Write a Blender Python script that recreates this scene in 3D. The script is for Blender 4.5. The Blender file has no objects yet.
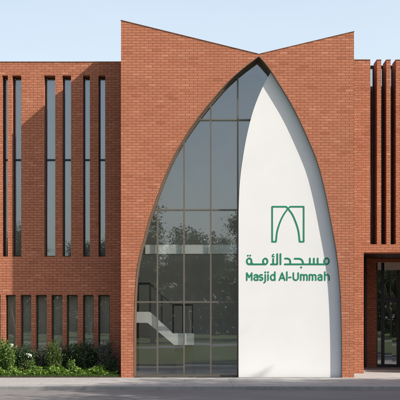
import bpy, bmesh, math, random
import numpy as np
from mathutils import Vector, Matrix

# ------------------------------------------------------------------ camera, world, sun, exposure
S = bpy.context.scene
COL = S.collection
CAM_D, EYE, FPX = 30.0, 1.6, 1080.0
cam_d = bpy.data.cameras.new('camera')
cam = bpy.data.objects.new('camera', cam_d)
COL.objects.link(cam)
cam.location = (0, -CAM_D, EYE)
cam.rotation_euler = (math.radians(90), 0, 0)
cam_d.sensor_width = 36
cam_d.lens = 36 * FPX / 400
cam_d.shift_x = 0.0
cam_d.shift_y = 0.30
cam_d.clip_start = 0.1
cam_d.clip_end = 3000
S.camera = cam

SUN = Vector((2.19, -1.0, 1.94)).normalized()
world = bpy.data.worlds.new('World')
S.world = world
world.use_nodes = True
wn = world.node_tree
wn.nodes.clear()
sky = wn.nodes.new('ShaderNodeTexSky')
sky.sky_type = 'NISHITA'
sky.sun_disc = False
sky.sun_elevation = math.asin(SUN.z)
sky.sun_rotation = math.atan2(SUN.x, SUN.y)
sky.air_density = 1.0
sky.dust_density = 3.5
sky.ozone_density = 1.5
bg = wn.nodes.new('ShaderNodeBackground')
bg.inputs['Strength'].default_value = 0.15
wo = wn.nodes.new('ShaderNodeOutputWorld')
# pale low veil added to brighten the sky, weaker westward to deepen wing shade
wtc = wn.nodes.new('ShaderNodeTexCoord'); wsp = wn.nodes.new('ShaderNodeSeparateXYZ')
wn.links.new(wtc.outputs['Generated'], wsp.inputs[0])
wmp = wn.nodes.new('ShaderNodeMapping'); wmp.inputs['Scale'].default_value = (1.5, 1.5, 5.0)
wn.links.new(wtc.outputs['Generated'], wmp.inputs[0])
wno = wn.nodes.new('ShaderNodeTexNoise'); wno.inputs['Scale'].default_value = 2.2; wno.inputs['Detail'].default_value = 5
wn.links.new(wmp.outputs[0], wno.inputs['Vector'])
def wm(op, a, b, c=None):
    n = wn.nodes.new('ShaderNodeMath'); n.operation = op
    for i, v in enumerate((a, b, c)):
        if v is None: continue
        if isinstance(v, (int, float)): n.inputs[i].default_value = v
        else: wn.links.new(v, n.inputs[i])
    return n.outputs[0]
vf = wm('ADD', wm('ADD', wm('MULTIPLY', wsp.outputs[1], 0.20), 0.62), wm('MULTIPLY', wsp.outputs[0], 0.32))
vf = wm('ADD', vf, wm('MULTIPLY', wm('SUBTRACT', wno.outputs[0], 0.5), 0.35))
vf = wm('MULTIPLY', vf, wm('SUBTRACT', 1.0, wm('MULTIPLY', wm('MAXIMUM', wsp.outputs[2], 0.0), 0.95)))
vn = wn.nodes.new('ShaderNodeMath'); vn.operation = 'ADD'; vn.use_clamp = True; vn.inputs[1].default_value = 0.0
wn.links.new(vf, vn.inputs[0])
wmx = wn.nodes.new('ShaderNodeMixRGB'); wmx.inputs[2].default_value = (4, 4.45, 4.8, 1)
wcr = wn.nodes.new('ShaderNodeMixRGB'); wcr.inputs[1].default_value = (4.30, 4.55, 4.70, 1); wcr.inputs[2].default_value = (3.80, 4.40, 4.80, 1)
wf = wn.nodes.new('ShaderNodeMapRange'); wf.inputs['From Min'].default_value = 0.06; wf.inputs['From Max'].default_value = 0.34
wn.links.new(wsp.outputs[2], wf.inputs['Value']); wn.links.new(wf.outputs[0], wcr.inputs[0]); wn.links.new(wcr.outputs[0], wmx.inputs[2])
wn.links.new(vn.outputs[0], wmx.inputs[0]); wn.links.new(sky.outputs[0], wmx.inputs[1])
wn.links.new(wmx.outputs[0], bg.inputs[0])
wn.links.new(bg.outputs[0], wo.inputs[0])

sl = bpy.data.lights.new('sun', 'SUN')
sl.energy = 5.0
sl.angle = math.radians(0.5)
sl.color = (1.0, 0.95, 0.88)
so = bpy.data.objects.new('sun', sl)
COL.objects.link(so)
so.rotation_euler = (-SUN).to_track_quat('-Z', 'Y').to_euler()
so.location = (20, -15, 30)

S.view_settings.view_transform = 'Standard'
S.view_settings.look = 'None'
S.view_settings.gamma = 1
S.view_settings.use_curve_mapping = False
S.view_settings.exposure = 0.55
S.cycles.max_bounces = 8
S.cycles.transparent_max_bounces = 16

# ------------------------------------------------------------------ helpers
def W(px, py, Y):
    """photo pixel (400 px frame) at depth Y -> world X, Z"""
    d = CAM_D + Y
    return (px - 200) * d / FPX, EYE + (320 - py) * d / FPX
def WX(px, Y): return W(px, 0, Y)[0]
def WZ(py, Y): return W(0, py, Y)[1]

def tag(o, label=None, cat=None, group=None, kind=None):
    if label: o['label'] = label
    if cat: o['category'] = cat
    if group: o['group'] = group
    if kind: o['kind'] = kind
    return o

def empty(name, loc=(0, 0, 0), rz=0):
    o = bpy.data.objects.new(name, None)
    o.location = loc
    o.rotation_euler = (0, 0, rz)
    o.empty_display_size = 0.3
    COL.objects.link(o)
    return o

def link(name, me, mat, parent=None, smooth=False):
    o = bpy.data.objects.new(name, me)
    if mat: me.materials.append(mat)
    COL.objects.link(o)
    if parent: o.parent = parent
    if smooth:
        for p in me.polygons: p.use_smooth = True
    return o

def from_bm(name, bm, mat, parent=None, smooth=False, bevel=0):
    bmesh.ops.recalc_face_normals(bm, faces=bm.faces)
    me = bpy.data.meshes.new(name)
    bm.to_mesh(me); bm.free()
    o = link(name, me, mat, parent, smooth)
    if bevel:
        m = o.modifiers.new('bevel', 'BEVEL'); m.width = bevel; m.segments = 2; m.limit_method = 'ANGLE'
    return o

def bm_box(bm, x0, x1, y0, y1, z0, z1):
    v = [bm.verts.new(p) for p in ((x0,y0,z0),(x1,y0,z0),(x1,y1,z0),(x0,y1,z0),(x0,y0,z1),(x1,y0,z1),(x1,y1,z1),(x0,y1,z1))]
    for f in ((0,3,2,1),(4,5,6,7),(0,1,5,4),(1,2,6,5),(2,3,7,6),(3,0,4,7)):
        bm.faces.new([v[i] for i in f])

def box(name, x0, x1, y0, y1, z0, z1, mat, parent=None, bevel=0):
    bm = bmesh.new(); bm_box(bm, x0, x1, y0, y1, z0, z1)
    return from_bm(name, bm, mat, parent, bevel=bevel)

def boxes(name, lst, mat, parent=None, bevel=0):
    bm = bmesh.new()
    for b in lst: bm_box(bm, *b)
    return from_bm(name, bm, mat, parent, bevel=bevel)

def prism(name, pts, y0, y1, mat, parent=None, bevel=0):
    """polygon in XZ extruded along Y"""
    bm = bmesh.new()
    a = [bm.verts.new((x, y0, z)) for x, z in pts]
    b = [bm.verts.new((x, y1, z)) for x, z in pts]
    f1 = bm.faces.new(a); f2 = bm.faces.new(b[::-1])
    n = len(pts)
    for i in range(n):
        j = (i + 1) % n
        bm.faces.new((a[j], a[i], b[i], b[j]))
    bmesh.ops.triangulate(bm, faces=[f1, f2])
    return from_bm(name, bm, mat, parent, bevel=bevel)

def wall_with_holes(name, x0, x1, z0, z1, y0, y1, holes, mat, parent=None):
    xs = sorted({x0, x1} | {h[0] for h in holes if x0 < h[0] < x1} | {h[1] for h in holes if x0 < h[1] < x1})
    zs = sorted({z0, z1} | {h[2] for h in holes if z0 < h[2] < z1} | {h[3] for h in holes if z0 < h[3] < z1})
    nx, nz = len(xs) - 1, len(zs) - 1
    def solid(i, k):
        if i < 0 or k < 0 or i >= nx or k >= nz: return False
        cx, cz = (xs[i] + xs[i+1]) / 2, (zs[k] + zs[k+1]) / 2
        return not any(h[0] < cx < h[1] and h[2] < cz < h[3] for h in holes)
    bm = bmesh.new(); cache = {}
    def V(i, k, s):
        key = (i, k, s)
        if key not in cache: cache[key] = bm.verts.new((xs[i], (y0, y1)[s], zs[k]))
        return cache[key]
    for i in range(nx):
        for k in range(nz):
            if not solid(i, k): continue
            bm.faces.new((V(i,k,0), V(i+1,k,0), V(i+1,k+1,0), V(i,k+1,0)))
            bm.faces.new((V(i,k+1,1), V(i+1,k+1,1), V(i+1,k,1), V(i,k,1)))
            if not solid(i-1, k): bm.faces.new((V(i,k,1), V(i,k,0), V(i,k+1,0), V(i,k+1,1)))
            if not solid(i+1, k): bm.faces.new((V(i+1,k,0), V(i+1,k,1), V(i+1,k+1,1), V(i+1,k+1,0)))
            if not solid(i, k-1): bm.faces.new((V(i,k,1), V(i+1,k,1), V(i+1,k,0), V(i,k,0)))
            if not solid(i, k+1): bm.faces.new((V(i,k+1,0), V(i+1,k+1,0), V(i+1,k+1,1), V(i,k+1,1)))
    me = bpy.data.meshes.new(name); bm.to_mesh(me); bm.free()
    return link(name, me, mat, parent)

def tube_into(bm, pts, radii, seg=8, cap=True):
    rings = []
    n = len(pts)
    for i, p in enumerate(pts):
        p = Vector(p)
        d = (Vector(pts[min(i+1, n-1)]) - Vector(pts[max(i-1, 0)])).normalized()
        a = d.orthogonal().normalized() if i == 0 else (rings_a - d * rings_a.dot(d)).normalized()
        rings_a = a
        b = d.cross(a)
        r = radii[i] if hasattr(radii, '__len__') else radii
        rings.append([bm.verts.new(p + (a * math.cos(t) + b * math.sin(t)) * r) for t in [2*math.pi*k/seg for k in range(seg)]])
    for i in range(n - 1):
        for k in range(seg):
            bm.faces.new((rings[i][k], rings[i][(k+1) % seg], rings[i+1][(k+1) % seg], rings[i+1][k]))
    if cap:
        bm.faces.new(rings[0][::-1]); bm.faces.new(rings[-1])

def catmull(pts, n=8):
    P = [np.array(p, float) for p in pts]
    P = [2*P[0]-P[1]] + P + [2*P[-1]-P[-2]]
    out = []
    for i in range(1, len(P) - 2):
        for k in range(n):
            t = k / n
            a, b, c, d = P[i-1], P[i], P[i+1], P[i+2]
            out.append(0.5*((2*b)+(-a+c)*t+(2*a-5*b+4*c-d)*t*t+(-a+3*b-3*c+d)*t**3))
    out.append(P[-2])
    return [tuple(float(v) for v in p) for p in out]

# ------------------------------------------------------------------ materials
def mat_new(name):
    m = bpy.data.materials.new(name); m.use_nodes = True
    nt = m.node_tree; nt.nodes.clear()
    out = nt.nodes.new('ShaderNodeOutputMaterial')
    return m, nt, out
def N(nt, t, **kw):
    n = nt.nodes.new('ShaderNode' + t)
    for k, v in kw.items(): setattr(n, k, v)
    return n
def L(nt, a, b): nt.links.new(a, b)
def MATH(nt, op, a, b=None, c=None):
    n = N(nt, 'Math', operation=op)
    for i, v in enumerate((a, b, c)):
        if v is None: continue
        if isinstance(v, (int, float)): n.inputs[i].default_value = v
        else: L(nt, v, n.inputs[i])
    return n.outputs[0]
def MIX(nt, fac, a, b, blend='MIX'):
    n = N(nt, 'MixRGB', blend_type=blend)
    for i, v in enumerate((fac, a, b)):
        if isinstance(v, (int, float)): n.inputs[i].default_value = v
        elif isinstance(v, tuple): n.inputs[i].default_value = v if len(v) == 4 else (*v, 1)
        else: L(nt, v, n.inputs[i])
    return n.outputs[0]
def NOISE(nt, vec, scale, detail=4, rough=0.55):
    n = N(nt, 'TexNoise'); n.inputs['Scale'].default_value = scale
    n.inputs['Detail'].default_value = detail; n.inputs['Roughness'].default_value = rough
    if vec is not None: L(nt, vec, n.inputs['Vector'])
    return n
def RAMP(nt, fac, stops):
    n = N(nt, 'ValToRGB'); L(nt, fac, n.inputs[0])
    cr = n.color_ramp
    while len(cr.elements) < len(stops): cr.elements.new(0.5)
    for e, (p, c) in zip(cr.elements, stops):
        e.position = p; e.color = (*c, 1) if len(c) == 3 else c
    return n.outputs[0]

def simple(name, col, rough=0.6, metal=0.0, var=0.15, scale=6, bump=0.0, bscale=80):
    m, nt, out = mat_new(name)
    tc = N(nt, 'TexCoord'); b = N(nt, 'BsdfPrincipled')
    n = NOISE(nt, tc.outputs['Object'], scale, 6)
    lo = tuple(c * (1 - var) for c in col); hi = tuple(min(1, c * (1 + var)) for c in col)
    L(nt, RAMP(nt, n.outputs[0], [(0.3, lo), (0.7, hi)]), b.inputs['Base Color'])
    b.inputs['Roughness'].default_value = rough; b.inputs['Metallic'].default_value = metal
    if bump:
        n2 = NOISE(nt, tc.outputs['Object'], bscale, 5)
        bp = N(nt, 'Bump'); bp.inputs['Strength'].default_value = bump; bp.inputs['Distance'].default_value = 0.004
        L(nt, n2.outputs[0], bp.inputs['Height']); L(nt, bp.outputs[0], b.inputs['Normal'])
    L(nt, b.outputs[0], out.inputs[0])
    return m

def brick_mat(name, tone=0.90):
    m, nt, out = mat_new(name)
    tc = N(nt, 'TexCoord'); geo = N(nt, 'NewGeometry')
    sp = N(nt, 'SeparateXYZ'); L(nt, tc.outputs['Object'], sp.inputs[0])
    sn = N(nt, 'SeparateXYZ'); L(nt, geo.outputs['True Normal'], sn.inputs[0])
    ax = MATH(nt, 'GREATER_THAN', MATH(nt, 'ABSOLUTE', sn.outputs[0]), 0.7)
    az = MATH(nt, 'GREATER_THAN', MATH(nt, 'ABSOLUTE', sn.outputs[2]), 0.7)
    iax = MATH(nt, 'SUBTRACT', 1.0, ax); iaz = MATH(nt, 'SUBTRACT', 1.0, az)
    u = MATH(nt, 'ADD', MATH(nt, 'MULTIPLY', sp.outputs[0], iax), MATH(nt, 'MULTIPLY', sp.outputs[1], ax))
    v = MATH(nt, 'ADD', MATH(nt, 'MULTIPLY', sp.outputs[2], iaz), MATH(nt, 'MULTIPLY', sp.outputs[1], az))
    # slightly uneven joints
    nj = NOISE(nt, tc.outputs['Object'], 3.0, 3)
    nj2 = NOISE(nt, tc.outputs['Object'], 40.0, 2)
    wob = MATH(nt, 'ADD', MATH(nt, 'MULTIPLY', MATH(nt, 'SUBTRACT', nj.outputs[0], 0.5), 0.006), MATH(nt, 'MULTIPLY', MATH(nt, 'SUBTRACT', nj2.outputs[0], 0.5), 0.008))
    v = MATH(nt, 'ADD', MATH(nt, 'ADD', v, wob), 20.0)
    u = MATH(nt, 'ADD', MATH(nt, 'ADD', u, wob), 50.0)
    cb = N(nt, 'CombineXYZ'); L(nt, u, cb.inputs[0]); L(nt, v, cb.inputs[1])
    BW, BH = 0.228, 0.0745
    bt = N(nt, 'TexBrick'); bt.offset = 0.5; bt.squash = 1.0
    L(nt, cb.outputs[0], bt.inputs['Vector'])
    bt.inputs['Scale'].default_value = 1.0
    bt.inputs['Brick Width'].default_value = BW; bt.inputs['Row Height'].default_value = BH
    bt.inputs['Mortar Size'].default_value = 0.0075; bt.inputs['Mortar Smooth'].default_value = 0.5
    bt.inputs['Bias'].default_value = 0.0
    bt.inputs['Color1'].default_value = (0, 0, 0, 1); bt.inputs['Color2'].default_value = (1, 1, 1, 1)
    bt.inputs['Mortar'].default_value = (0.5, 0.5, 0.5, 1)
    T = tone
    body = RAMP(nt, bt.outputs['Color'], [(0.0, (0.42*T, 0.142*T, 0.072*T)), (0.08, (0.485*T, 0.176*T, 0.094*T)), (0.5, (0.51*T, 0.190*T, 0.104*T)), (0.92, (0.53*T, 0.203*T, 0.113*T)), (1.0, (0.59*T, 0.25*T, 0.145*T))])
    fine = NOISE(nt, tc.outputs['Object'], 55, 6, 0.7)
    body = MIX(nt, 0.55, body, RAMP(nt, fine.outputs[0], [(0.40, (0.50, 0.42, 0.38)), (0.58, (1.22, 1.22, 1.22))]), 'MULTIPLY')
    big = NOISE(nt, tc.outputs['Object'], 0.7, 4)
    body = MIX(nt, 0.5, body, RAMP(nt, big.outputs[0], [(0.35, (0.82, 0.80, 0.80)), (0.65, (1.0, 1.0, 1.0))]), 'MULTIPLY')
    mort = MIX(nt, fine.outputs[0], (0.115, 0.045, 0.026), (0.19, 0.08, 0.046))
    colr = MIX(nt, bt.outputs['Fac'], body, mort)
    b = N(nt, 'BsdfPrincipled'); L(nt, colr, b.inputs['Base Color'])
    b.inputs['Roughness'].default_value = 0.9
    b.inputs['Specular IOR Level'].default_value = 0.25
    h = MATH(nt, 'SUBTRACT', MATH(nt, 'MULTIPLY', fine.outputs[0], 0.35), bt.outputs['Fac'])
    bp = N(nt, 'Bump'); bp.inputs['Strength'].default_value = 0.55; bp.inputs['Distance'].default_value = 0.008
    L(nt, h, bp.inputs['Height']); L(nt, bp.outputs[0], b.inputs['Normal'])
    L(nt, b.outputs[0], out.inputs[0])
    return m

def glass_mat(name, refl=0.17, tint=(0.62, 0.65, 0.64), wave=0.02):
    m, nt, out = mat_new(name)
    tc = N(nt, 'TexCoord')
    tr = N(nt, 'BsdfTransparent'); tr.inputs[0].default_value = (*tint, 1)
    gl = N(nt, 'BsdfGlossy'); gl.inputs['Roughness'].default_value = 0.0
    gl.inputs['Color'].default_value = (0.93, 0.97, 1.0, 1)
    n = NOISE(nt, tc.outputs['Object'], 1.1, 2)
    bp = N(nt, 'Bump'); bp.inputs['Strength'].default_value = wave; bp.inputs['Distance'].default_value = 0.02
    L(nt, n.outputs[0], bp.inputs['Height'])
    # every pane is set a hair out of true
    oi = N(nt, 'ObjectInfo'); sx = N(nt, 'SeparateXYZ'); L(nt, tc.outputs['Object'], sx.inputs[0])
    cb = N(nt, 'CombineXYZ')
    L(nt, MATH(nt, 'FLOOR', MATH(nt, 'DIVIDE', MATH(nt, 'ADD', sx.outputs[0], 0.754 * 30 + 1.199), 0.754)), cb.inputs[0])
    L(nt, MATH(nt, 'FLOOR', MATH(nt, 'DIVIDE', MATH(nt, 'SUBTRACT', sx.outputs[2], 2.12), 2.6)), cb.inputs[1])
    L(nt, MATH(nt, 'MULTIPLY', oi.outputs['Random'], 100.0), cb.inputs[2])
    wnz = N(nt, 'TexWhiteNoise'); wnz.noise_dimensions = '3D'; L(nt, cb.outputs[0], wnz.inputs['Vector'])
    v1 = N(nt, 'VectorMath', operation='SUBTRACT'); L(nt, wnz.outputs['Color'], v1.inputs[0]); v1.inputs[1].default_value = (0.5, 0.5, 0.5)
    v2 = N(nt, 'VectorMath', operation='MULTIPLY'); L(nt, v1.outputs[0], v2.inputs[0]); v2.inputs[1].default_value = (0.010, 0.0, 0.005)
    v3 = N(nt, 'VectorMath', operation='ADD'); L(nt, v2.outputs[0], v3.inputs[0]); L(nt, bp.outputs[0], v3.inputs[1])
    v4 = N(nt, 'VectorMath', operation='NORMALIZE'); L(nt, v3.outputs[0], v4.inputs[0]); L(nt, v4.outputs[0], gl.inputs['Normal'])
    fr = N(nt, 'Fresnel'); fr.inputs[0].default_value = 1.5
    fac = MATH(nt, 'ADD', MATH(nt, 'MULTIPLY', fr.outputs[0], 0.5), refl - 0.02)
    mx = N(nt, 'MixShader'); L(nt, fac, mx.inputs[0]); L(nt, tr.outputs[0], mx.inputs[1]); L(nt, gl.outputs[0], mx.inputs[2])
    L(nt, mx.outputs[0], out.inputs[0])
    return m

def leaf_mat(name, cols, transl=0.35, rough=0.5):
    """per-leaf random colour between cols"""
    m, nt, out = mat_new(name)
    at = N(nt, 'Attribute'); at.attribute_name = 'rnd'
    n = len(cols)
    c = RAMP(nt, at.outputs['Fac'], [(i / max(1, n-1), cc) for i, cc in enumerate(cols)])
    b = N(nt, 'BsdfPrincipled'); L(nt, c, b.inputs['Base Color']); b.inputs['Roughness'].default_value = rough
    t = N(nt, 'BsdfTranslucent'); L(nt, MIX(nt, 1.0, c, (1.0, 1.15, 0.5), 'MULTIPLY'), t.inputs[0])
    mx = N(nt, 'MixShader'); mx.inputs[0].default_value = transl
    L(nt, b.outputs[0], mx.inputs[1]); L(nt, t.outputs[0], mx.inputs[2]); L(nt, mx.outputs[0], out.inputs[0])
    return m

M = {}
M['brick'] = brick_mat('red_brick')
M['white'] = simple('white_render', (0.70, 0.685, 0.66), 0.85, var=0.02, scale=1.2, bump=0.25, bscale=140)
M['bronze'] = simple('bronze_metal', (0.16, 0.105, 0.070), 0.5, 0.3, 0.12, 4)
M['frame'] = simple('frame_metal', (0.15, 0.13, 0.105), 0.45, 0.4, 0.08, 5)
M['darkframe'] = simple('dark_frame_metal', (0.025, 0.025, 0.027), 0.4, 0.3, 0.1, 5)
M['glass'] = glass_mat('hall_glass', 0.125, (0.97, 0.98, 0.965), 0.03)
M['winglass'] = glass_mat('window_glass', 0.16, (0.90, 0.92, 0.91), 0.05)
M['plaster'] = simple('interior_plaster', (0.76, 0.73, 0.67), 0.9, var=0.06, scale=1.5)
M['slab'] = simple('slab_plaster', (0.66, 0.66, 0.63), 0.8, var=0.04, scale=2)
M['stair'] = simple('stair_plaster', (0.86, 0.86, 0.84), 0.7, var=0.03, scale=2)
M['tread'] = simple('stair_tread', (0.30, 0.28, 0.25), 0.5, var=0.08, scale=8)
M['floor_in'] = simple('interior_tile', (0.40, 0.385, 0.36), 0.35, var=0.08, scale=2)
M['roof'] = simple('roof_membrane', (0.3, 0.3, 0.29), 0.9, var=0.1, scale=2)
M['coping'] = simple('coping_metal', (0.30, 0.20, 0.15), 0.5, 0.3, 0.06, 3)
M['green'] = simple('green_sign_paint', (0.007, 0.20, 0.098), 0.45, var=0.05, scale=3)
M['bark'] = simple('bark', (0.11, 0.085, 0.065), 0.95, var=0.35, scale=9, bump=1.0, bscale=25)
M['soil'] = simple('soil', (0.055, 0.038, 0.026), 1.0, var=0.4, scale=14, bump=1.0, bscale=40)

# concrete pavement with paver joints
def paving_mat(name, lo, hi, jw, jx, jy):
    m, nt, out = mat_new(name)
    tc = N(nt, 'TexCoord'); sp = N(nt, 'SeparateXYZ'); L(nt, tc.outputs['Object'], sp.inputs[0])
    def joint(v, s):
        f = MATH(nt, 'FRACT', MATH(nt, 'DIVIDE', MATH(nt, 'ADD', v, 100.0), s))
        d = MATH(nt, 'ABSOLUTE', MATH(nt, 'SUBTRACT', f, 0.5))
        return MATH(nt, 'GREATER_THAN', d, 0.5 - jw / s / 2)
    j = MATH(nt, 'MAXIMUM', joint(sp.outputs[0], jx), joint(sp.outputs[1], jy))
    n1 = NOISE(nt, tc.outputs['Object'], 0.9, 5); n2 = NOISE(nt, tc.outputs['Object'], 70, 4, 0.7)
    wn_ = N(nt, 'TexWhiteNoise'); wn_.noise_dimensions = '2D'
    cb = N(nt, 'CombineXYZ')
    L(nt, MATH(nt, 'FLOOR', MATH(nt, 'DIVIDE', MATH(nt, 'ADD', sp.outputs[0], 100.0 + jx/2), jx)), cb.inputs[0])
    L(nt, MATH(nt, 'FLOOR', MATH(nt, 'DIVIDE', MATH(nt, 'ADD', sp.outputs[1], 100.0 + jy/2), jy)), cb.inputs[1])
    L(nt, cb.outputs[0], wn_.inputs['Vector'])
    c = RAMP(nt, n1.outputs[0], [(0.3, lo), (0.7, hi)])
    n4 = NOISE(nt, tc.outputs['Object'], 5.0, 6, 0.7)
    c = MIX(nt, 0.8, c, RAMP(nt, n4.outputs[0], [(0.30, (0.72, 0.70, 0.68)), (0.5, (1, 1, 1)), (0.8, (1.06, 1.06, 1.06))]), 'MULTIPLY')
    c = MIX(nt, 0.5, c, RAMP(nt, n2.outputs[0], [(0.3, (0.75, 0.75, 0.75)), (0.7, (1, 1, 1))]), 'MULTIPLY')
    c = MIX(nt, 0.6, c, RAMP(nt, wn_.outputs[0], [(0.0, (0.86, 0.86, 0.86)), (1.0, (1, 1, 1))]), 'MULTIPLY')
    c = MIX(nt, j, c, (0.16, 0.15, 0.14))
    b = N(nt, 'BsdfPrincipled'); L(nt, c, b.inputs['Base Color']); b.inputs['Roughness'].default_value = 0.85
    bp = N(nt, 'Bump'); bp.inputs['Strength'].default_value = 0.3; bp.inputs['Distance'].default_value = 0.004
    L(nt, n2.outputs[0], bp.inputs['Height']); L(nt, bp.outputs[0], b.inputs['Normal'])
    L(nt, b.outputs[0], out.inputs[0])
    return m
M['paving'] = paving_mat('concrete_paving', (0.275, 0.262, 0.25), (0.345, 0.33, 0.313), 0.012, 1.2, 0.8)
M['kerb'] = paving_mat('kerb_concrete', (0.22, 0.215, 0.205), (0.30, 0.29, 0.28), 0.015, 0.9, 50)
M['landing'] = paving_mat('pale_stone', (0.32, 0.305, 0.285), (0.38, 0.365, 0.345), 0.008, 0.9, 0.9)

def asphalt():
    m, nt, out = mat_new('asphalt')
    tc = N(nt, 'TexCoord')
    n1 = NOISE(nt, tc.outputs['Object'], 0.5, 6); n2 = NOISE(nt, tc.outputs['Object'], 120, 3, 0.8)
    mp = N(nt, 'Mapping'); mp.inputs['Scale'].default_value = (0.12, 1.6, 1); L(nt, tc.outputs['Object'], mp.inputs[0])
    n3 = NOISE(nt, mp.outputs[0], 1.0, 5)
    c = RAMP(nt, n1.outputs[0], [(0.3, (0.145, 0.134, 0.128)), (0.7, (0.19, 0.178, 0.170))])
    c = MIX(nt, 0.6, c, RAMP(nt, n2.outputs[0], [(0.3, (0.55, 0.55, 0.55)), (0.7, (1.15, 1.15, 1.15))]), 'MULTIPLY')
    c = MIX(nt, 0.6, c, RAMP(nt, n3.outputs[0], [(0.35, (0.75, 0.75, 0.75)), (0.65, (1.05, 1.05, 1.05))]), 'MULTIPLY')
    b = N(nt, 'BsdfPrincipled'); L(nt, c, b.inputs['Base Color']); b.inputs['Roughness'].default_value = 0.9
    bp = N(nt, 'Bump'); bp.inputs['Strength'].default_value = 0.5; bp.inputs['Distance'].default_value = 0.006
    L(nt, n2.outputs[0], bp.inputs['Height']); L(nt, bp.outputs[0], b.inputs['Normal'])
    L(nt, b.outputs[0], out.inputs[0])
    return m
M['asphalt'] = asphalt()
def lawn():
    m, nt, out = mat_new('lawn')
    tc = N(nt, 'TexCoord')
    n1 = NOISE(nt, tc.outputs['Object'], 0.25, 5); n2 = NOISE(nt, tc.outputs['Object'], 30, 5, 0.8)
    c = RAMP(nt, n1.outputs[0], [(0.3, (0.075, 0.095, 0.040)), (0.7, (0.105, 0.125, 0.055))])
    c = MIX(nt, 0.8, c, RAMP(nt, n2.outputs[0], [(0.3, (0.5, 0.5, 0.5)), (0.7, (1.2, 1.2, 1.1))]), 'MULTIPLY')
    b = N(nt, 'BsdfPrincipled'); L(nt, c, b.inputs['Base Color']); b.inputs['Roughness'].default_value = 0.95
    b.inputs['Specular IOR Level'].default_value = 0.1
    L(nt, b.outputs[0], out.inputs[0])
    return m
M['lawn'] = lawn()

M['leaf_tree'] = leaf_mat('tree_leaves', [(0.045, 0.07, 0.024), (0.07, 0.105, 0.034), (0.10, 0.14, 0.048)])
M['leaf_light'] = leaf_mat('light_shrub_leaves', [(0.06, 0.12, 0.02), (0.12, 0.20, 0.035), (0.20, 0.28, 0.07)])
M['leaf_dark'] = leaf_mat('dark_shrub_leaves', [(0.022, 0.045, 0.016), (0.035, 0.07, 0.022), (0.055, 0.095, 0.03)], 0.25)
M['leaf_olive'] = leaf_mat('olive_shrub_leaves', [(0.06, 0.095, 0.025), (0.10, 0.14, 0.035), (0.15, 0.19, 0.055)])
M['leaf_grey'] = leaf_mat('grey_shrub_leaves', [(0.07, 0.085, 0.06), (0.12, 0.135, 0.10), (0.20, 0.18, 0.15)])
M['leaf_cover'] = leaf_mat('ground_cover_leaves', [(0.07, 0.14, 0.02), (0.13, 0.23, 0.03), (0.22, 0.32, 0.06)])
M['grass'] = leaf_mat('grass_blades', [(0.035, 0.07, 0.012), (0.06, 0.11, 0.02), (0.10, 0.15, 0.03)])
M['flower'] = leaf_mat('white_petals', [(0.7, 0.7, 0.66), (0.8, 0.8, 0.78)], 0.2)
M['stem'] = simple('green_stem', (0.07, 0.09, 0.035), 0.8, var=0.2, scale=10)

# ------------------------------------------------------------------ ground, paving, road
def sheet(name, x0, x1, y0, y1, z, mat, n=1):
    me = bpy.data.meshes.new(name)
    me.from_pydata([(x0,y0,z),(x1,y0,z),(x1,y1,z),(x0,y1,z)], [], [(0,1,2,3)])
    o = link(name, me, mat); tag(o, kind='structure'); return o
KERB_Y = -4.0; RZ = -0.085
sheet('ground', -700, 700, -700, 700, -0.20, M['lawn'])
o = box('pavement', -60, 60, KERB_Y + 0.14, 0.0, -0.19, 0.0, M['paving']); tag(o, kind='structure')
o = box('forecourt', WX(354.3, 0) - 0.3, 60, 0.0015, 6.0, -0.19, -0.001, M['landing']); tag(o, kind='structure')
o = box('kerb', -60, 60, KERB_Y, KERB_Y + 0.138, -0.19, 0.004, M['kerb'], bevel=0.012); tag(o, kind='structure')
o = box('road', -60, 60, -9.8, KERB_Y - 0.002, -0.19, RZ, M['asphalt']); tag(o, kind='structure')
o = box('far_kerb', -60, 60, -9.95, -9.802, -0.19, 0.0, M['kerb'], bevel=0.012); tag(o, kind='structure')
o = box('lawn', -90, 90, -36.0, -9.952, -0.19, -0.012, M['lawn']); tag(o, kind='structure')
o = box('path', -90, 90, -44.0, -36.002, -0.19, -0.03, M['asphalt']); tag(o, kind='structure')
o = box('field', -120, 120, -140.0, -44.002, -0.19, -0.02, M['lawn']); tag(o, kind='structure')
o = box('planting_bed', -30, WX(120.6, 0), 0.0015, 1.9, -0.19, 0.03, M['soil']); tag(o, kind='structure')

# ------------------------------------------------------------------ the building
B = empty('mosque_building', (0, 0, 0))
tag(B, 'red brick mosque with a tall pointed glazed arch between two flat roofed wings', 'building')

WL, WR, WRB = 1.5, 2.3, 5.5          # facade planes: left wing, right wing, entrance recess
WT = 0.42                            # wall thickness of wings

archL = [(134,377.6),(134,340),(134.4,310),(136,278),(139.6,255),(144.4,237),(149,219.5),(155.9,200),(165,175.5),(175,153.5),(187,133),(200,114.5),(213,98.5),(227.5,82),(243,68),(259,56)]
archR = [(259,56),(265,62.5),(272.5,72.5),(285,92.5),(295,110),(305.5,132),(317.5,161),(325,189),(331,219),(337,253),(340.3,285),(341.8,320),(342.3,350),(342.3,377.6)]
aL = catmull([W(x, y, 0) for x, y in archL], 5)
aR = catmull([W(x, y, 0) for x, y in archR], 5)
aL[0] = (aL[0][0], 0.0); aR[-1] = (aR[-1][0], 0.0)
arch = aL + aR[1:]                   # from left foot over the apex to right foot (X, Z)
APEX = len(aL) - 1

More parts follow.
